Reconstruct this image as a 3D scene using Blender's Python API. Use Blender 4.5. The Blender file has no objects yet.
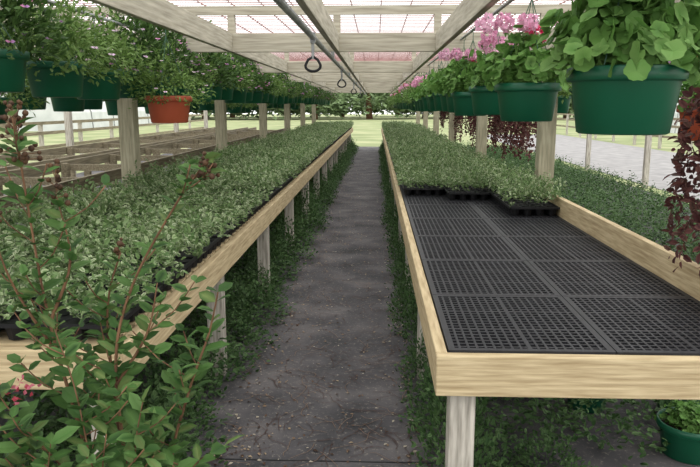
import bpy, math, random
import numpy as np
from mathutils import Vector
random.seed(7); rng=np.random.default_rng(7)
S=bpy.context.scene
S.view_settings.view_transform='Standard'
def srgb(r,g,b):
    f=lambda c:(c/255/12.92) if c/255<=.04045 else ((c/255+.055)/1.055)**2.4
    return (f(r),f(g),f(b))
# ---------------- materials ----------------
def newmat(name):
    m=bpy.data.materials.new(name); m.use_nodes=True
    nt=m.node_tree; b=nt.nodes['Principled BSDF']; return m,nt,b
def noisemat(name,c1,c2,scale=5,stretch=(1,1,1),rough=.8,bump=.0,detail=6,spec=.3,c3=None,fine=0):
    m,nt,b=newmat(name); N=nt.nodes; Lk=nt.links
    tc=N.new('ShaderNodeTexCoord'); mp=N.new('ShaderNodeMapping'); mp.inputs['Scale'].default_value=stretch
    nz=N.new('ShaderNodeTexNoise'); nz.inputs['Scale'].default_value=scale; nz.inputs['Detail'].default_value=detail
    cr=N.new('ShaderNodeValToRGB'); cr.color_ramp.elements[0].position=.3; cr.color_ramp.elements[1].position=.7
    cr.color_ramp.elements[0].color=(*c1,1); cr.color_ramp.elements[1].color=(*c2,1)
    if c3:
        e=cr.color_ramp.elements.new(.5); e.color=(*c3,1)
    Lk.new(tc.outputs['Object'],mp.inputs['Vector']); Lk.new(mp.outputs[0],nz.inputs['Vector']); Lk.new(nz.outputs[0],cr.inputs[0])
    col=cr.outputs[0]
    if fine:
        n2=N.new('ShaderNodeTexNoise'); n2.inputs['Scale'].default_value=fine; n2.inputs['Detail'].default_value=8; n2.inputs['Roughness'].default_value=.8
        Lk.new(tc.outputs['Object'],n2.inputs['Vector'])
        r2=N.new('ShaderNodeValToRGB'); r2.color_ramp.elements[0].position=.55; r2.color_ramp.elements[1].position=.68
        mx=N.new('ShaderNodeMix'); mx.data_type='RGBA'; mx.inputs['B'].default_value=(*srgb(150,142,130),1)
        Lk.new(n2.outputs[0],r2.inputs[0]); Lk.new(r2.outputs[0],mx.inputs['Factor']); Lk.new(col,mx.inputs['A']); col=mx.outputs['Result']
    Lk.new(col,b.inputs['Base Color']); b.inputs['Roughness'].default_value=rough
    b.inputs['Specular IOR Level'].default_value=spec
    if bump:
        bp=N.new('ShaderNodeBump'); bp.inputs['Strength'].default_value=bump; bp.inputs['Distance'].default_value=.01
        Lk.new(nz.outputs[0],bp.inputs['Height']); Lk.new(bp.outputs[0],b.inputs['Normal'])
    return m
W1,W2=srgb(156,136,102),srgb(200,182,146)
woodx=noisemat('lumber_grain_x',W1,W2,9,(.6,6,9),.8,.3)
woody=noisemat('lumber_grain_y',W1,W2,9,(6,.6,9),.8,.3)
G1,G2=srgb(126,120,110),srgb(196,190,178)
grayz=noisemat('weathered_post_wood',G1,G2,8,(8,8,.7),.85,.3)
RW1,RW2=srgb(146,140,124),srgb(192,186,168)
roofx=noisemat('weathered_beam_x',RW1,RW2,6,(.5,8,8),.85,.2)
roofy=noisemat('weathered_beam_y',RW1,RW2,6,(8,.5,8),.85,.2)
oldw=noisemat('old_bench_wood',srgb(96,88,72),srgb(146,136,112),6,(8,.5,8),.85,.2)
postm=noisemat('treated_post_wood',srgb(130,124,102),srgb(172,166,142),7,(8,8,.7),.85,.2)
blackp=noisemat('black_plastic',srgb(24,24,27),srgb(38,38,42),20,rough=.5,spec=.35)
trayp=noisemat('tray_plastic',srgb(14,14,16),srgb(26,26,28),20,rough=.5)
greenp=noisemat('green_pot_plastic',srgb(12,76,52),srgb(18,86,60),4,rough=.4,spec=.4)
terrap=noisemat('terracotta_plastic',srgb(160,74,52),srgb(176,86,60),4,rough=.55)
soil=noisemat('potting_soil',srgb(30,22,16),srgb(60,45,32),40,rough=1,bump=.5)
metal=noisemat('galvanised_metal',srgb(120,122,122),srgb(170,172,172),12,rough=.5); metal.node_tree.nodes['Principled BSDF'].inputs['Metallic'].default_value=.5
darkm=noisemat('dark_rubber',srgb(20,20,22),srgb(35,35,36),12,rough=.6)
wirem=noisemat('red_roof_wire',srgb(156,116,114),srgb(182,148,144),10,rough=.7)
wirehang=noisemat('hanger_wire',srgb(60,90,72),srgb(70,100,82),10,rough=.5)
barkm=noisemat('stem_bark',srgb(84,58,42),srgb(128,96,70),30,(1,1,.3),.8,.3)
berrym=noisemat('seed_capsule',srgb(48,32,24),srgb(92,66,44),30,rough=.7)
matm=noisemat('weed_mat_fabric',srgb(52,52,54),srgb(98,94,94),2.6,rough=.95,detail=14,c3=srgb(74,72,74),bump=.3,fine=38)
gravel=noisemat('outside_grass',srgb(108,118,78),srgb(156,156,120),.5,rough=1,detail=12,c3=srgb(130,138,96))
roadm=noisemat('gravel_road',srgb(122,120,120),srgb(150,148,146),3,rough=1,detail=12)
whitem=noisemat('white_house_film',srgb(176,180,178),srgb(200,202,200),1,rough=.6)
# leaf material uses vertex colours
def leafmat(name,transl=.3,rough=.6,spec=.2):
    m,nt,b=newmat(name); N=nt.nodes; Lk=nt.links
    a=N.new('ShaderNodeAttribute'); a.attribute_name='Col'
    oi=N.new('ShaderNodeObjectInfo'); hs=N.new('ShaderNodeHueSaturation')
    mr=N.new('ShaderNodeMapRange'); mr.inputs['To Min'].default_value=.84; mr.inputs['To Max'].default_value=1.14
    Lk.new(oi.outputs['Random'],mr.inputs['Value']); Lk.new(mr.outputs[0],hs.inputs['Value']); Lk.new(a.outputs['Color'],hs.inputs['Color'])
    Lk.new(hs.outputs[0],b.inputs['Base Color']); b.inputs['Roughness'].default_value=rough; b.inputs['Specular IOR Level'].default_value=spec
    t=N.new('ShaderNodeBsdfTranslucent'); Lk.new(hs.outputs[0],t.inputs['Color'])
    mx=N.new('ShaderNodeMixShader'); mx.inputs[0].default_value=transl
    Lk.new(b.outputs[0],mx.inputs[1]); Lk.new(t.outputs[0],mx.inputs[2]); Lk.new(mx.outputs[0],N['Material Output'].inputs[0])
    return m
leafm=leafmat('leaf')
# ---------------- object helpers ----------------
def link(o,parent=None):
    S.collection.objects.link(o)
    if parent: o.parent=parent
    return o
def empty(name,loc=(0,0,0)):
    e=bpy.data.objects.new(name,None); e.location=loc; e.empty_display_size=.1; return link(e)
class MB:
    def __init__(s): s.v=[]; s.f=[]
    def box(s,x0,x1,y0,y1,z0,z1):
        n=len(s.v); s.v+=[(x,y,z) for z in(z0,z1) for y in(y0,y1) for x in(x0,x1)]
        s.f+=[tuple(n+i for i in q) for q in((0,2,3,1),(4,5,7,6),(0,1,5,4),(2,6,7,3),(0,4,6,2),(1,3,7,5))]
        return s
    def tube(s,pts,rad,seg=6,cap=True):
        pts=[Vector(p) for p in pts]
        if not hasattr(rad,'__len__'): rad=[rad]*len(pts)
        n0=len(s.v); up=Vector((.31,.2,.93))
        for i,p in enumerate(pts):
            d=(pts[min(i+1,len(pts)-1)]-pts[max(i-1,0)])
            if d.length<1e-9:d=Vector((0,0,1))
            d.normalize(); a=d.cross(up)
            if a.length<.1: a=d.cross(Vector((1,0,0)))
            a.normalize(); b=d.cross(a)
            for k in range(seg):
                t=2*math.pi*k/seg; s.v.append(tuple(p+(a*math.cos(t)+b*math.sin(t))*rad[i]))
        for i in range(len(pts)-1):
            for k in range(seg):
                A=n0+i*seg+k; B=n0+i*seg+(k+1)%seg
                s.f.append((A,B,B+seg,A+seg))
        if cap:
            s.f.append(tuple(n0+k for k in range(seg))); s.f.append(tuple(n0+(len(pts)-1)*seg+k for k in range(seg)))
        return s
    def lathe(s,prof,seg=32,c=(0,0,0)):
        n0=len(s.v)
        for r,z in prof:
            for k in range(seg):
                t=2*math.pi*k/seg; s.v.append((c[0]+r*math.cos(t),c[1]+r*math.sin(t),c[2]+z))
        for i in range(len(prof)-1):
            for k in range(seg):
                A=n0+i*seg+k;B=n0+i*seg+(k+1)%seg; s.f.append((A,B,B+seg,A+seg))
        s.f.append(tuple(n0+k for k in range(seg))[::-1])
        return s
    def ball(s,c,r,seg=8,rings=5):
        prof=[(math.sin(math.pi*(i+.15)/(rings+.3))*r,-math.cos(math.pi*(i+.15)/(rings+.3))*r) for i in range(rings+1)]
        s.lathe(prof,seg,c); m=len(s.v); s.f.append(tuple(range(m-seg,m))); return s
    def mesh(s,name,mat,smooth=False):
        me=bpy.data.meshes.new(name); me.from_pydata(s.v,[],s.f); me.materials.append(mat)
        if smooth: me.polygons.foreach_set('use_smooth',[True]*len(me.polygons))
        me.update(); return me
    def obj(s,name,mat,parent=None,bevel=0,smooth=False):
        o=bpy.data.objects.new(name,s.mesh(name,mat,smooth))
        if bevel:
            b=o.modifiers.new('b','BEVEL'); b.width=bevel; b.segments=2
        return link(o,parent)
def inst(name,me,loc,parent=None,rz=0,sc=(1,1,1)):
    o=bpy.data.objects.new(name,me); o.location=loc; o.rotation_euler=(0,0,rz); o.scale=sc; return link(o,parent)
# leaf templates: (along, side, normal, edgeweight)
TS=dict(
 simple=([(0,0,0,0),(.45,.5,.12,1),(1,0,-.08,1),(.45,-.5,.12,1),(.5,0,0,0)],[(0,1,2,4),(0,4,2,3)]),
 oval=([(0,0,0,0),(.28,.44,.1,1),(.68,.4,.07,1),(1,0,-.14,1),(.68,-.4,.07,1),(.28,-.44,.1,1),(.3,0,0,0),(.68,0,-.04,0)],
   [(0,1,6),(1,2,7,6),(2,3,7),(0,6,5),(6,7,4,5),(7,3,4)]),
 strip=([(0,.5,0,0),(0,-.5,0,0),(1,-.3,0,0),(1,.3,0,0)],[(0,1,2,3)]))
rv=[(.5,0,-.06,0)];n=18
for k in range(n):
    t=2*math.pi*k/n+math.pi; r=.52 if k%3 else .46
    if k==0:r=.16
    rv.append((.5+r*math.cos(t),r*math.sin(t),.05+.04*math.sin(3*t),.8))
TS['round']=(rv,[(0,1+k,1+(k+1)%n) for k in range(n)])
def nrm(a): return a/np.maximum(np.linalg.norm(a,axis=1,keepdims=True),1e-9)
class Leaves:
    def __init__(s): s.V=[];s.F=[];s.C=[];s.n=0
    def add(s,P,D,Nn,L,Wd,C,CE=None,kind='simple'):
        P=np.asarray(P,float); n=len(P)
        if n==0:return s
        T,F=TS[kind]; D=nrm(np.asarray(D,float)); Nn=np.asarray(Nn,float)
        Nn=nrm(Nn-(Nn*D).sum(1,keepdims=True)*D+1e-6); Sd=np.cross(D,Nn)
        L=np.broadcast_to(L,(n,)).astype(float); Wd=np.broadcast_to(Wd,(n,)).astype(float)
        C=np.broadcast_to(C,(n,3)).astype(float); CE=C if CE is None else np.broadcast_to(CE,(n,3)).astype(float)
        k=len(T); V=np.zeros((n,k,3)); CC=np.zeros((n,k,4)); CC[...,3]=1
        for i,(a,b,c,e) in enumerate(T):
            V[:,i]=P+D*(a*L)[:,None]+Sd*(b*Wd)[:,None]+Nn*(c*Wd)[:,None]
            CC[:,i,:3]=C*(1-e)+CE*e
        base=s.n+np.arange(n)*k
        for f in F:
            fa=base[:,None]+np.array(f)[None]; s.F+= [tuple(r) for r in fa.tolist()]
        s.V.append(V.reshape(-1,3)); s.C.append(CC.reshape(-1,4)); s.n+=n*k; return s
    def mesh(s,name,mat=leafm):
        me=bpy.data.meshes.new(name); V=np.concatenate(s.V); me.from_pydata(V.tolist(),[],s.F)
        at=me.color_attributes.new('Col','FLOAT_COLOR','POINT'); at.data.foreach_set('color',np.concatenate(s.C).ravel().astype(np.float32))
        me.materials.append(mat); me.update(); return me
def pal(cols,n,jit=.15):
    c=np.array([srgb(*q) for q in cols])[rng.integers(0,len(cols),n)]
    return c*(1+rng.uniform(-jit,jit,(n,1)))
def rdir(n): return nrm(rng.normal(size=(n,3)))
# ---------- foliage meshes ----------
def bed(name,sx,sy,h,n,cols,edges,lo,hi,kind='simple',asp=.6,bump=.25,base=.0):
    """carpet of foliage"""
    x=rng.uniform(-sx/2,sx/2,n); y=rng.uniform(-sy/2,sy/2,n)
    ph=rng.uniform(0,6,4)
    hh=h*(1-bump+bump*.5*(np.sin(x*23+ph[0])*np.sin(y*19+ph[1])+np.sin(x*41+ph[2])*np.sin(y*37+ph[3])))
    z=base+hh*rng.uniform(.35,1.08,n)**.7
    d=rdir(n); d[:,2]=d[:,2]*.5+.25; N=rdir(n)*.7+np.array([0,0,1]); L=rng.uniform(lo,hi,n)
    return Leaves().add(np.stack([x,y,z],1),d,N,L,L*asp,pal(cols,n,.25),pal(edges,n),kind).mesh(name)
JC=[(84,108,62),(94,120,70),(66,92,50),(106,128,82),(118,138,96)]
JE=[(158,170,130),(114,136,88),(178,186,154),(86,112,66),(102,124,80)]
jas=[bed('jasmine_foliage',.54,.62,.18,1600,JC,JE,.018,.036,'oval',.62,.55,.06) for _ in range(3)]
jasfar=[bed('jasmine_foliage_far',.54,.62,.18,1100,JC,JE,.024,.038,'simple',.7,.55,.06) for _ in range(2)]
# black tray
tb=MB(); tw,tl=.455,.535
for i in range(4):
    for j in range(5):
        cx=-tw/2+tw*(i+.5)/4; cy=-tl/2+tl*(j+.5)/5
        tb.lathe([(.036,.002),(.05,.062)],8,(cx,cy,0))
tb.box(-tw/2,tw/2,-tl/2,-tl/2+.012,.052,.068).box(-tw/2,tw/2,tl/2-.012,tl/2,.052,.068).box(-tw/2,-tw/2+.012,-tl/2,tl/2,.052,.068).box(tw/2-.012,tw/2,-tl/2,tl/2,.052,.068)
tb.box(-tw/2+.01,tw/2-.01,-tl/2+.01,tl/2-.01,.05,.058)
traymesh=tb.mesh('tray',trayp)
def mound(name,R,h,n,cols,edges,lo,hi,kind='simple',asp=.6,droop=.0,flowers=None,nf=0,under_lip=.0,fs=.02):
    """dome of leaves, origin at pot rim"""
    u=rdir(n); u[:,2]=np.abs(u[:,2])-under_lip*rng.random(n)
    rr=rng.uniform(.45,1.05,n)**.6
    lump=1+.22*np.sin(u[:,0]*5+rng.uniform(0,6))*np.sin(u[:,1]*6+rng.uniform(0,6))+.15*np.sin(u[:,2]*8)
    P=np.stack([u[:,0]*R,u[:,1]*R,u[:,2]*h],1)*(rr*lump)[:,None]
    d=nrm(u+rdir(n)*.8+np.array([0,0,.15-droop])); N=nrm(u*.5+rdir(n)*.5+np.array([0,0,.8]))
    L=rng.uniform(lo,hi,n)
    lv=Leaves().add(P,d,N,L,L*asp,pal(cols,n),pal(edges,n),kind)
    if flowers:
        uf=rdir(nf); uf[:,2]=np.abs(uf[:,2]); Pf=uf*np.array([R,R,h])*rng.uniform(.95,1.15,(nf,1))
        for a in range(4):
            ang=a*math.pi/2; dd=np.stack([np.cos(ang)+0*uf[:,0],np.sin(ang)+0*uf[:,0],.25+0*uf[:,0]],1)
            lv.add(Pf,dd+uf*.3,uf+np.array([0,0,.5]),fs,fs*.9,pal(flowers,nf,.1),kind='simple')
    return lv
BG=[(56,84,42),(70,100,50),(48,72,36),(86,116,60)]; BE=[(74,104,50),(94,122,66),(62,88,44)]
bush=[mound('bush',.29,.46,2000,BG,BE,.03,.058,'simple',.5,0,[(200,150,206),(220,150,192)],44,.08).mesh('basket_foliage') for _ in range(3)]
bush.append(mound('bush',.31,.40,1700,[(92,122,62),(78,108,50),(112,138,78)],[(122,146,86),(98,126,62)],.03,.05,'simple',.45,.3,[(226,200,220)],16,.25).mesh('basket_foliage_light'))
GC=[(80,120,54),(92,132,62),(68,106,48),(104,142,74)]; GE=[(102,142,70),(122,158,88),(88,128,60)]
def geranium(fl,numf,R=.21,h=.22,n=230,lo=.036,hi=.058):
    """round scalloped leaves held out on a dome + flower umbels on stalks"""
    u=rdir(n); u[:,2]=np.abs(u[:,2])-.03*rng.random(n)
    rr=rng.uniform(.55,1.0,n)[:,None]*(1+.15*np.sin(u[:,:1]*7+1)*np.sin(u[:,1:2]*6))
    P=u*np.array([R,R,h])*rr+np.array([0,0,.02])
    N=nrm(u*.9+rdir(n)*.35+np.array([0,0,.55])); d=rdir(n)
    L=rng.uniform(lo,hi,n)
    lv=Leaves().add(P,d,N,L,L,pal(GC,n,.22),pal(GE,n),'round')
    for i in range(numf):
        a=rng.uniform(0,6.28); r=rng.uniform(.02,R*1.0); c=np.array([r*math.cos(a),r*math.sin(a),h*rng.uniform(.9,1.3)])
        nn=70; uu=rdir(nn); Pp=c+uu*np.array([.038,.038,.026])
        col=fl[i%len(fl)]
        lv.add(Pp,rdir(nn)+uu*.3,uu+rdir(nn)*.3,.026,.024,pal([col,tuple(min(255,q+14) for q in col)],nn,.06),kind='simple')
        k=8; pts=np.linspace(0,1,k)[:,None]*c
        for j in range(k-1):
            lv.add([pts[j]],[pts[j+1]-pts[j]],[(1,.2,0)],np.linalg.norm(pts[j+1]-pts[j]),.006,srgb(90,130,60),kind='strip')
    return lv
PK=(228,172,200); MG=(206,54,100)
gerG=geranium([],0,.22,.24,420).mesh('geranium_leaves_green')
gerNear=geranium([PK],1,.215,.27,600,.036,.06).mesh('geranium_leaves_lush')
gerPink=geranium([PK,(222,160,192)],6,n=300).mesh('geranium_pink')
gerMix=geranium([PK,(232,184,208),MG,PK],6,n=300).mesh('geranium_mixed')
gerRed=geranium([(206,60,96)],2,n=300).mesh('geranium_red')
def trailing(cols,edges,R,drop,strands,lo,hi,dome=300):
    lv=mound('t',R,.2,dome,cols,edges,lo,hi,'oval',.6,.2,under_lip=.4)
    for i in range(strands):
        a=rng.uniform(0,6.28); ln=drop*rng.uniform(.4,1); k=int(ln/.014)
        t=np.linspace(0,1,k); r=R*.75+.09*np.sin(t*2+rng.uniform(-1,1)); 
        P=np.stack([r*np.cos(a+t*.3),r*np.sin(a+t*.3),.05-ln*t+.0*t],1)+rng.normal(0,.012,(k,3))
        d=rdir(k)+np.array([math.cos(a)*.6,math.sin(a)*.6,-.3]); L=rng.uniform(lo,hi,k)
        lv.add(P,d,rdir(k)*.5+np.array([math.cos(a),math.sin(a),.5]),L,L*.62,pal(cols,k),pal(edges,k),'oval')
    return lv
coleus=trailing([(84,46,48),(66,36,38),(98,60,56),(74,56,46)],[(108,72,66),(78,50,48)],.19,.72,44,.03,.052).mesh('burgundy_coleus')
VC=[(52,78,42),(64,92,50),(40,62,34),(78,104,62)]; VE=[(74,100,58),(96,120,78),(54,80,44)]
vine=[bed('ground_vine',.8,.8,.36,900,VC,VE,.025,.05,'oval',.6,.6,.02) for _ in range(3)]
vclump=[mound('c',.3,.42,800,VC,VE,.025,.048,'oval',.6,under_lip=.05).mesh('vine_clump') for _ in range(3)]
# ---------------- ground ----------------
MB().box(-120,120,-6,140,-.3,-.02).obj('ground',gravel)
MB().box(5.6,10.5,-3,40,-.019,-.008).obj('gravel_road',roadm)
MB().box(-7.2,5.2,-3,27.5,-.018,0).obj('floor',matm)
MB().box(-.9,.6,2.86,2.868,0,.003).obj('weed_mat_seam',darkm)
# litter
lt=Leaves(); n=3400
x=rng.uniform(-.8,.3,n); e=rng.random(n)<.5; x[e]=np.where(rng.random(e.sum())<.6,-.74+rng.exponential(.13,e.sum()),.22-rng.exponential(.09,e.sum()))
y=1.2+rng.random(n)**1.3*18; P=np.stack([x,y,np.full(n,.006)],1); d=rdir(n); d[:,2]*=.1
L=rng.uniform(.010,.028,n); lt.add(P,d,rdir(n)*.3+np.array([0,0,1]),L,L*.6,pal([(146,122,98),(100,76,60),(166,146,118),(70,52,40),(180,170,152)],n),kind='simple')
n=950
for k in range(n):
    x0=rng.uniform(-.78,.28); y0=1.5+rng.random()**1.4*11; a=rng.uniform(0,6.28); m=6; p=np.array([x0,y0,.006])
    for j in range(m):
        a+=rng.normal(0,.35); q=p+np.array([math.cos(a),math.sin(a),0])*.03
        lt.add([p],[q-p],[(0,0,1)],.032,.0034,srgb(*((78,54,46) if k%3 else (128,104,86))),kind='strip'); p=q
link(bpy.data.objects.new('leaf_litter',lt.mesh('leaf_litter')))
# ---------------- benches ----------------
Y0,Y1=2.13,26.0
def bench(xi,xo,railz,side):
    e=empty('plant_bench')
    a,b=min(xi,xo),max(xi,xo)
    MB().box(a,b,Y0,Y0+.04,.652,.792).obj('end_board',woodx,e,.004)
    MB().box(a,b,Y1,Y1+.04,.652,.792).obj('far_end_board',woodx,e,.004)
    inn=(xi,xi+.04) if side>0 else (xi-.04,xi)
    out=(xo-.04,xo) if side>0 else (xo,xo+.04)
    yy=Y0+.041; k=0
    while yy<Y1-.1:
        y2=min(yy+3.65,Y1-.001); MB().box(*inn,yy,y2-.004,.652,.792).obj('side_board_%d'%k,woody,e,.004)
        MB().box(*out,yy,y2-.004,.652 if not railz else .79,railz or .792).obj('outer_rail_%d'%k,woody,e,.004)
        if railz: MB().box(*out,yy,y2-.004,.652,.786).obj('outer_board_%d'%k,woody,e,.004)
        yy=y2;k+=1
    lg=MB(); sl=MB()
    y=3.83-1.74
    while y<Y1:
        yy=max(y,Y0+.045)
        if side<0:
            lg.box(inn[0]-.095,inn[0]-.003,yy,yy+.09,0,.77); lg.box(out[1]+.003,out[1]+.09,yy,yy+.09,0,.77)
        else:
            lg.box(inn[1]+.012,inn[1]+.1,yy,yy+.09,0,.77); lg.box(out[0]-.093,out[0]-.003,yy,yy+.09,0,.77)
        sl.box(a+.05,b-.05,yy+.095,yy+.135,.66,.762)
        y+=1.74
    lg.obj('legs',grayz,e,.004); sl.obj('cross_joists',woodx,e)
    return e
rb=bench(.205,1.40,.93,1)
lb=bench(-.856,-2.16,None,-1)
dk=MB()
y=Y0+.05
while y<Y1-.1:
    dk.box(-2.115,-.90,y,y+.09,.765,.797); y+=.12
dk.obj('slat_deck',woodx,lb)
g=MB(); px0,px1=.247,1.358; pw=(px1-px0)/2; pl=.68
y=Y0+.042; 
while y<Y1-.5:
    far=y>7.5
    for c in range(2):
        x0=px0+c*pw+.002; x1=x0+pw-.004; y1=y+pl-.004
        g.box(x0,x1,y,y+.022,.772,.799).box(x0,x1,y1-.022,y1,.772,.799).box(x0,x0+.022,y+.022,y1-.022,.772,.799).box(x1-.022,x1,y+.022,y1-.022,.772,.799)
        if not far:
            nx=18
            for i in range(1,nx):
                xx=x0+.011+(pw-.026)*i/nx; w=.0075 if i==9 else .004
                g.box(xx-w,xx+w,y+.022,y1-.022,.781,.7975)
            ny=21
            for j in range(1,ny):
                yy=y+.011+(pl-.026)*j/ny; w=.0075 if j%7==0 else .0042
                g.box(x0+.022,x1-.022,yy-w,yy+w,.783,.7972)
    y+=pl
g.obj('plastic_grid_panels',blackp,rb)
# trays
tr=empty('jasmine_plant_trays')
def tray(x,y,sx):
    inst('tray',traymesh,(x,y,.80),tr,0,(sx,1,1))
    me=random.choice(jas) if y<11 else random.choice(jasfar)
    inst('plants',me,(x,y,.80),tr,random.choice((0,math.pi)),(sx,1,random.uniform(.85,1.4)))
for c in range(3):
    x=-.88-.21-c*.42
    y=2.18+.27
    while y<Y1-.25:
        tray(x,y,.92); y+=.54
for c,(ys) in enumerate((6.15,5.85,5.0)):
    y=ys+.27
    while y<Y1-.25:
        tray(.25+.185+c*.37,y,.80); y+=.54
# under-bench vines
vn=empty('vine_groundcover')
y=2.9
while y<26:
    for x in (-1.25,-1.85):
        inst('vine',random.choice(vine),(x+random.uniform(-.08,.08),y,0),vn,random.uniform(0,6.28),(1,1,random.uniform(.7,1.25)))
    for x in (.62,1.1):
        inst('vine',random.choice(vine),(x,y+.35,0),vn,random.uniform(0,6.28),(.9,.9,random.uniform(.5,.9)))
    y+=.62
y=2.75
while y<26:
    s=random.uniform(.6,1.05)
    inst('clump',random.choice(vclump),(-.98+random.uniform(-.06,.05),y,0),vn,random.uniform(0,6.28),(s,s,s*random.uniform(.6,1.2)))
    y+=.38
y=2.25
while y<26:
    s=random.uniform(.5,.75)
    inst('clump',random.choice(vclump),(.34+random.uniform(-.05,.04),y,0),vn,random.uniform(0,6.28),(s*.85,s,s*random.uniform(1.0,1.5)))
    y+=.3
for (x,y,s) in ((-.95,2.2,.8),(-1.35,2.35,.9),(-1.8,2.4,.9),(-1.2,2.75,1),(.75,2.75,.6),(.6,2.45,.55)):
    inst('clump',random.choice(vclump),(x,y,0),vn,random.uniform(0,6.28),(s,s,s*.8))
bd=empty('groundcover_bed')
y=3.9
while y<24:
    for x in (2.05,2.8,3.55,4.3):
        inst('groundcover',random.choice(vine),(x,y,.04),bd,random.uniform(0,6.28),(1.05,1.05,random.uniform(.9,1.2)))
    y+=.74
# ---------------- frame ----------------
fr=empty('shade_house_frame')
ys=[2.35+3.75*i for i in range(7)]
k=0
for yb in ys:
    MB().box(-6.3,5.5,yb-.02,yb+.02,2.062,2.22).obj('cross_beam_%d'%k,roofx,fr,.004)
    for xp,w,mt in ((-2.25,.14,postm),(1.52,.14,postm),(5.35,.1,grayz),(-6.2,.12,grayz)):
        if yb<3 and abs(xp)<3: continue
        MB().box(xp-w/2,xp+w/2,yb+.021,yb+.021+w,0,2.25).obj('post_%d'%k,mt,fr,.005); k+=1
for x in (-1.27,-.345,.53,1.44,-2.15,-3.6,-4.9,2.8,4.1):
    for j in range(7):
        y0=-1.4+3.75*j
        MB().box(x-.02,x+.02,y0+.022,y0+3.726,2.062,2.22).obj('joist_%d'%k,roofy,fr,.004); k+=1
rf=MB()
y=-.5
while y<26.3:
    rf.box(-6.3,5.5,y-.004,y+.004,2.46,2.468); y+=.13
x=-6.2
while x<5.5:
    rf.box(x-.004,x+.004,-.6,26.3,2.47,2.478); x+=.26
rfe=empty('roof_wire_lattice'); rf.obj('wires',wirem,rfe)
pr=MB()
for yb in ys: pr.box(-6.3,5.5,yb+.03,yb+.07,2.38,2.455)
pr.obj('purlins',roofx,rfe)
rr=MB()
for x in (-5.5,-3.8,-2.3,-1.27,-.345,.53,1.44,2.9,4.2):
    for yb in ys: rr.box(x-.03,x+.03,yb+.03,yb+.09,2.2205,2.38)
rr.obj('risers',roofx,rfe)
# overhead track
tk=empty('overhead_trolley_track')
MB().tube([(-.385,-1,2.01),(-.385,26,2.01)],.018,10).obj('pipe',metal,tk,smooth=True)
cl=MB()
for yb in ys: cl.box(-.395,-.365,yb-.02,yb+.02,1.99,2.065)
cl.obj('clamps',metal,tk)
for yy in (4.25,7.8,12,17):
    h=empty('trolley_hanger')
    m=MB(); m.tube([(-.385,yy,2.0),(-.385,yy,1.88)],.01,8)
    m.box(-.40,-.37,yy-.02,yy+.02,1.975,2.035); m.obj('rod',metal,h)
    pts=[(-.385+.046*math.cos(t),yy,1.84+.032*math.sin(t)) for t in np.linspace(math.radians(-200),math.radians(20),14)]
    d=MB(); d.tube([(-.385,yy,1.895)]+[(-.385+.03,yy,1.876)]+pts[::-1]+[(-.385-.03,yy,1.876),(-.385,yy,1.895)],.0085,8); d.obj('grip_ring',darkm,h,smooth=True)
# ---------------- hanging baskets ----------------
prof=[(.112,0),(.119,.004),(.138,.135),(.139,.137),(.150,.139),(.153,.142),(.153,.172),(.147,.175),(.143,.172),(.138,.14)]
pm={}
for nm,mt in (('g',greenp),('t',terrap)): pm[nm]=MB().lathe(prof,48).mesh('pot',mt,True)
soilmesh=MB().lathe([(.139,.150),(.02,.156)],24).mesh('soil',soil)
def wires(h):
    m=MB()
    for k in range(4):
        a=math.pi/4+k*math.pi/2; m.tube([(.147*math.cos(a),.147*math.sin(a),.16),(0,0,h-.05)],.0022,5)
    m.tube([(0,0,h-.06),(0,0,h)],.003,5); m.tube([(.012*math.cos(t),0,h+.012+.012*math.sin(t)) for t in np.linspace(-1.57,3.2,8)],.003,5)
    return m.mesh('hanger_wires',wirehang)
wcache={}
def basket(x,y,rim,foli,pot='g',s=1,top=2.16,fs=1.0,fz=1):
    z=rim-.17*s; h=round((top-z)/s-.024,3)
    e=empty('hanging_flower_basket',(x,y,z)); e.scale=(s,s,s); e.rotation_euler=(0,0,random.uniform(0,6.28))
    if h not in wcache: wcache[h]=wires(h)
    for nm,me in (('pot',pm[pot]),('soil',soilmesh),('hanger',wcache[h])):
        o=bpy.data.objects.new(nm,me); link(o,e)
    o=bpy.data.objects.new('foliage',foli); o.location=(0,0,.16); o.scale=(fs,fs,fs*fz); link(o,e)
rails=empty('basket_support_rails')
for x in (.73,1.80,-1.80,-2.75): MB().tube([(x,-.5,2.165),(x,26,2.165)],.011,8).obj('rail',metal,rails)
yl=[1.97,3.3,4.35,5.25]
while yl[-1]<25: yl.append(yl[-1]+.62)
fo=[gerNear,gerMix,gerPink,gerMix]
for i,y in enumerate(yl):
    f=fo[i] if i<4 else random.choice([gerPink,gerMix,gerRed,gerG,gerG,gerPink,bush[3]])
    basket(.695 if i==0 else .73+random.uniform(-.02,.02),y,1.70 if i<1 else 1.71+random.uniform(-.02,.02),f,'g',1.04 if i==0 else 1.0,fs=1.0, fz=1.1)
for (x,y,r,f,p) in ((1.46,2.78,1.60,coleus,'g'),(1.95,3.95,1.80,bush[0],'g'),(1.66,3.50,1.60,gerRed,'t'),(1.78,5.9,1.74,bush[3],'g'),(1.8,7.0,1.7,gerRed,'g'),(1.78,8.3,1.62,coleus,'g'),(1.78,9.2,1.62,coleus,'g'),(1.78,11,1.6,coleus,'g'),(1.78,12.1,1.65,gerPink,'g'),(1.78,13.5,1.6,coleus,'g'),(1.78,15,1.65,gerRed,'g'),(1.78,16.5,1.65,coleus,'g'),(1.78,18.5,1.65,bush[0],'g')):
    basket(x,y,r,f,p)
# left rows
y=3.25
while y<25:
    basket(-1.82+random.uniform(-.03,.03),y,1.84+random.uniform(-.02,.02),random.choice(bush[:3] if random.random()<.7 else bush[3:]),'g',1.1)
    y+=.62
basket(-1.48,4.9,1.665,bush[3],'t',1.08,fs=.75)
y=2.9
while y<24:
    basket(-2.75+random.uniform(-.05,.05),y,1.74+random.uniform(-.1,.04),random.choice(bush),'g',1.05,fs=1.1)
    y+=.62
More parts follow.
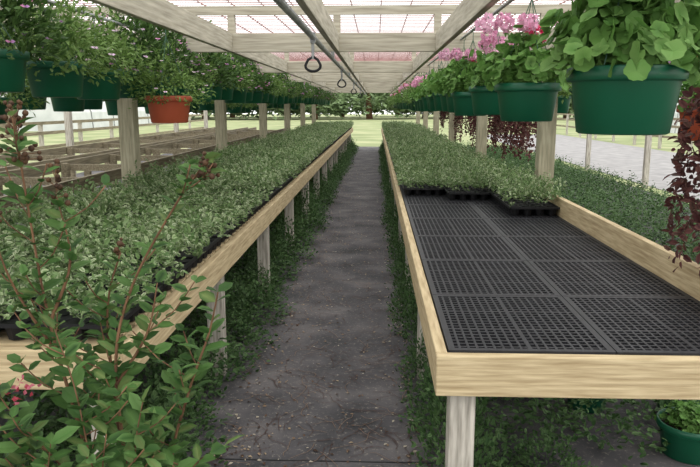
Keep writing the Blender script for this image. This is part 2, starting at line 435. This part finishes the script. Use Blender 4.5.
# ---------------- floor pots ----------------
def potplant(x,y,f,s=.95):
    e=empty('potted_plant',(x,y,0)); e.scale=(s,s,s)
    for nm,me,z in (('pot',pm['g'],0),('soil',soilmesh,0)): o=bpy.data.objects.new(nm,me); link(o,e)
    o=bpy.data.objects.new('foliage',f); o.location=(0,0,.14); o.scale=(.6,.6,.5); link(o,e)
potplant(1.47,3.0,gerG); potplant(1.62,3.42,bush[3]); potplant(1.15,3.5,gerG,.8)
# ---------------- left background bench frames ----------------
for x0 in (-4.4,-5.9):
    e=empty('wooden_bench_frame'); m=MB(); mz=MB()
    m.box(x0,x0+.04,4,25,.70,.84).box(x0+1.2,x0+1.24,4,25,.70,.84)
    m.obj('side_rails',oldw,e); c=MB(); y=4
    while y<25:
        for xx in (x0+.05,x0+1.11): mz.box(xx,xx+.09,y,y+.09,0,.82)
        c.box(x0+.041,x0+1.199,y+.1,y+.14,.71,.80); y+=1.75
    mz.obj('legs',oldw,e); c.obj('cross_rails',oldw,e)
for xf,ya,nn in ((10.9,6,14),(-9.5,6,12)):
    fe=empty('rail_fence'); m=MB(); mz=MB()
    for k in range(nn):
        mz.box(xf,xf+.1,ya+k*2.6,ya+.1+k*2.6,-.02,1.15)
    for z in (.4,.8,1.08): m.box(xf+.1,xf+.14,ya-1,ya+2.6*nn,z,z+.09)
    m.obj('rails',oldw,fe); mz.obj('posts',grayz,fe)
# far plastic-covered greenhouses (arched hoops)
def hoop(x,y,w,l,h):
    m=MB(); n=14; s=[(x+w/2*math.cos(math.pi*k/n),h*math.sin(math.pi*k/n)**.7-.02) for k in range(n+1)]
    for yy in (y,y+l):
        for (a,b) in s: m.v.append((a,yy,b))
    for k in range(n): m.f.append((k,k+1,n+2+k,n+1+k))
    m.f.append(tuple(range(n+1))); m.f.append(tuple(range(n+1,2*n+2)))
    e=empty('hoop_greenhouse'); m.obj('film_cover',whitem,e)
    d=MB(); d.box(x-.6,x+.6,y-.06,y-.01,-.02,2.0); d.obj('door',oldw,e)
    r=MB()
    for j in range(6):
        yy=y+l*j/5; r.tube([(a+(.03 if a>x else -.03),yy,b+.03) for a,b in s],.04,6)
    r.obj('hoops',metal,e)
hoop(22,42,8,20,3.4); hoop(-24,44,8,20,3.4); hoop(34,44,8,20,3.4)
# ---------------- trees ----------------
can=mound('tree',2.6,3.2,1800,[(104,124,84),(116,136,94),(92,112,74)],[(130,148,108),(114,134,94)],.35,.65,'simple',.6,under_lip=.3).mesh('canopy')  # distance haze is painted in: leaf colours made paler for the far treeline
trunk=MB().tube([(0,0,0),(.1,0,1.5),(0,.1,3.2)],[.22,.17,.1],8).mesh('trunk',barkm)
for i in range(56):
    a=math.radians(-64+i*2.35)
    R=random.uniform(80,105)
    e=empty('tree',(math.sin(a)*R,math.cos(a)*R+4,-.02)); s=random.uniform(.8,1.4); e.scale=(s*1.5,s*1.5,s); e.rotation_euler=(0,0,random.uniform(0,6))
    o=bpy.data.objects.new('trunk',trunk); link(o,e)
    o=bpy.data.objects.new('canopy',can); o.location=(0,0,1.2); link(o,e)
# ---------------- crape myrtle shrub ----------------
sh=empty('crape_myrtle_shrub')
stems=[
 [(-.6,1.55,.1),(-.60,1.5,.7),(-.61,1.5,1.0),(-.56,1.5,1.19),(-.45,1.5,1.38),(-.375,1.5,1.48)],
 [(-.62,1.6,.1),(-.72,1.55,.75),(-.76,1.5,1.1),(-.79,1.5,1.4),(-.79,1.48,1.56)],
 [(-.76,1.5,1.1),(-.70,1.5,1.25),(-.72,1.5,1.40)],
 [(-.75,1.52,1.0),(-.83,1.48,1.2),(-.86,1.45,1.38)],
 [(-.58,1.54,.1),(-.5,1.5,.7),(-.44,1.5,.93),(-.385,1.5,1.08),(-.36,1.5,1.18)],
 [(-.58,1.5,.1),(-.52,1.45,.6),(-.42,1.42,.78),(-.34,1.42,.84)],
 [(-.6,1.5,.1),(-.62,1.4,.6),(-.66,1.4,.95),(-.70,1.4,1.12)],
 [(-.61,1.58,.1),(-.66,1.6,.9),(-.66,1.6,1.12),(-.62,1.6,1.25)],
 [(-.6,1.5,.3),(-.7,1.45,.7),(-.8,1.4,.9),(-.86,1.4,1.0)],
 [(-.6,1.5,.3),(-.55,1.4,.65),(-.53,1.38,.85),(-.50,1.36,.97)],
 [(-.6,1.5,.3),(-.66,1.42,.65),(-.75,1.38,.8),(-.78,1.36,.86)],
 [(-.6,1.5,.3),(-.62,1.40,.65),(-.60,1.36,.8),(-.58,1.35,.9)],
 [(-.6,1.5,.3),(-.70,1.40,.6),(-.72,1.36,.78),(-.70,1.34,.88)],
 [(-.61,1.5,.95),(-.53,1.5,1.08),(-.50,1.5,1.2)]]
sm=MB(); lv=Leaves(); bm=MB()
LC=[(60,94,46),(74,110,54),(50,82,40),(90,124,66),(112,130,76)]; LE=[(78,112,56),(96,130,72),(68,98,50)]
def interp(pts,step):
    out=[]
    P=[Vector(p) for p in pts]; ex=[P[0]*2-P[1]]+P+[P[-1]*2-P[-2]]
    for i in range(1,len(ex)-2):
        n=max(2,int((ex[i+1]-ex[i]).length/step))
        for k in range(n):
            t=k/n; a,b,c,d=ex[i-1],ex[i],ex[i+1],ex[i+2]
            out.append(.5*((2*b)+(c-a)*t+(2*a-5*b+4*c-d)*t*t+(3*b-a-3*c+d)*t**3))
    out.append(P[-1]); return out
def leafy(pts,z0,step=.024,Ls=(.034,.06)):
    q=interp(pts,step); k=0
    for i in range(1,len(q)):
        if q[i].z<z0: continue
        t=(q[i]-q[i-1]).normalized()
        a=k*math.pi/2*1.1+random.uniform(-.4,.4); k+=1
        for s in (0,math.pi):
            if random.random()<.2: continue
            d=np.array([math.cos(a+s),math.sin(a+s)*.9,0])*.9+np.array(t)*.5+np.array([0,0,random.uniform(-.25,.3)])
            L=random.uniform(*Ls)*(1.15 if q[i].z<1.05 else .98); lv.add([tuple(q[i])],[d],[(random.uniform(-.7,.7),random.uniform(-.8,.2),1)],L,L*.55,pal(LC,1,.25),pal(LE,1),'oval')
for k,st in enumerate(stems):
    q=interp(st,.03); n=len(q); r0=.007 if k in(0,1,4,7) else .0045
    sm.tube(q,[r0*(1-.7*i/(n-1)) for i in range(n)],6)
    leafy(st,.5)
    for j in range(3,n-2):
        if random.random()<.36 and q[j].z>.5:
            a=random.uniform(0,6.28); ln=random.uniform(.07,.16)
            p2=[q[j],q[j]+Vector((math.cos(a)*ln*.5,math.sin(a)*ln*.4,ln*.3)),q[j]+Vector((math.cos(a)*ln*.9,math.sin(a)*ln*.7,ln*.75))]
            sm.tube(interp(p2,.03),.0016,5); leafy(p2,.5,.022,(.028,.05))
def panicle(c,h,w,n):
    c=Vector(c)
    for i in range(n):
        t=random.random(); a=random.uniform(0,6.28); r=w*(1-t*.7)*random.uniform(.3,1)
        p=c+Vector((r*math.cos(a),r*math.sin(a),h*t)); sm.tube([c+Vector((0,0,h*t*.7)),p],.001,4); bm.ball(p,random.uniform(.0045,.0075),7,5)
panicle((-.79,1.48,1.48),.13,.055,40); panicle((-.375,1.5,1.44),.06,.04,22); panicle((-.72,1.5,1.38),.1,.03,14); panicle((-.86,1.45,1.34),.14,.05,30); panicle((-.62,1.6,1.24),.05,.025,8)
sm.obj('stems',barkm,sh,smooth=True); bm.obj('seed_heads',berrym,sh,smooth=True)
nf=26; P=np.array([-.80,1.4,.98])+rng.normal(0,.02,(nf,3)); lv.add(P,rdir(nf),rdir(nf),.014,.012,pal([(176,70,84),(200,110,126)],nf),kind='simple')
link(bpy.data.objects.new('leaves',lv.mesh('leaves')),sh)
MB().lathe([(.11,0),(.14,.22),(.15,.22),(.15,.245),(.14,.245),(.135,.2)],28,(-.6,1.55,0)).obj('nursery_pot',trayp,sh)
MB().lathe([(.134,.20),(.01,.205)],20,(-.6,1.55,0)).obj('soil',soil,sh)
# ---------------- light ----------------
w=bpy.data.worlds.new('sky'); S.world=w; w.use_nodes=True; nt=w.node_tree; bg=nt.nodes['Background']
tc=nt.nodes.new('ShaderNodeTexCoord'); nz=nt.nodes.new('ShaderNodeTexNoise'); nz.inputs['Scale'].default_value=1.5
cr=nt.nodes.new('ShaderNodeValToRGB'); cr.color_ramp.elements[0].color=(.86,.87,.88,1); cr.color_ramp.elements[1].color=(.98,.98,.96,1)
nt.links.new(tc.outputs['Generated'],nz.inputs['Vector']); nt.links.new(nz.outputs[0],cr.inputs[0]); nt.links.new(cr.outputs[0],bg.inputs[0]); bg.inputs[1].default_value=2.45
sd=bpy.data.lights.new('sun','SUN'); sd.energy=1.4; sd.angle=math.radians(55); sd.color=(1,.97,.92)
so=bpy.data.objects.new('sun',sd); so.rotation_euler=(math.radians(25),math.radians(18),0); link(so)
# ---------------- camera ----------------
cd=bpy.data.cameras.new('camera'); cd.lens=34.97; cd.sensor_width=36; cd.clip_start=.05; cd.clip_end=500
co=bpy.data.objects.new('camera',cd); co.location=(0,0,1.6); co.rotation_euler=(math.radians(90-10.62),0,math.radians(2.15)); link(co); S.camera=co
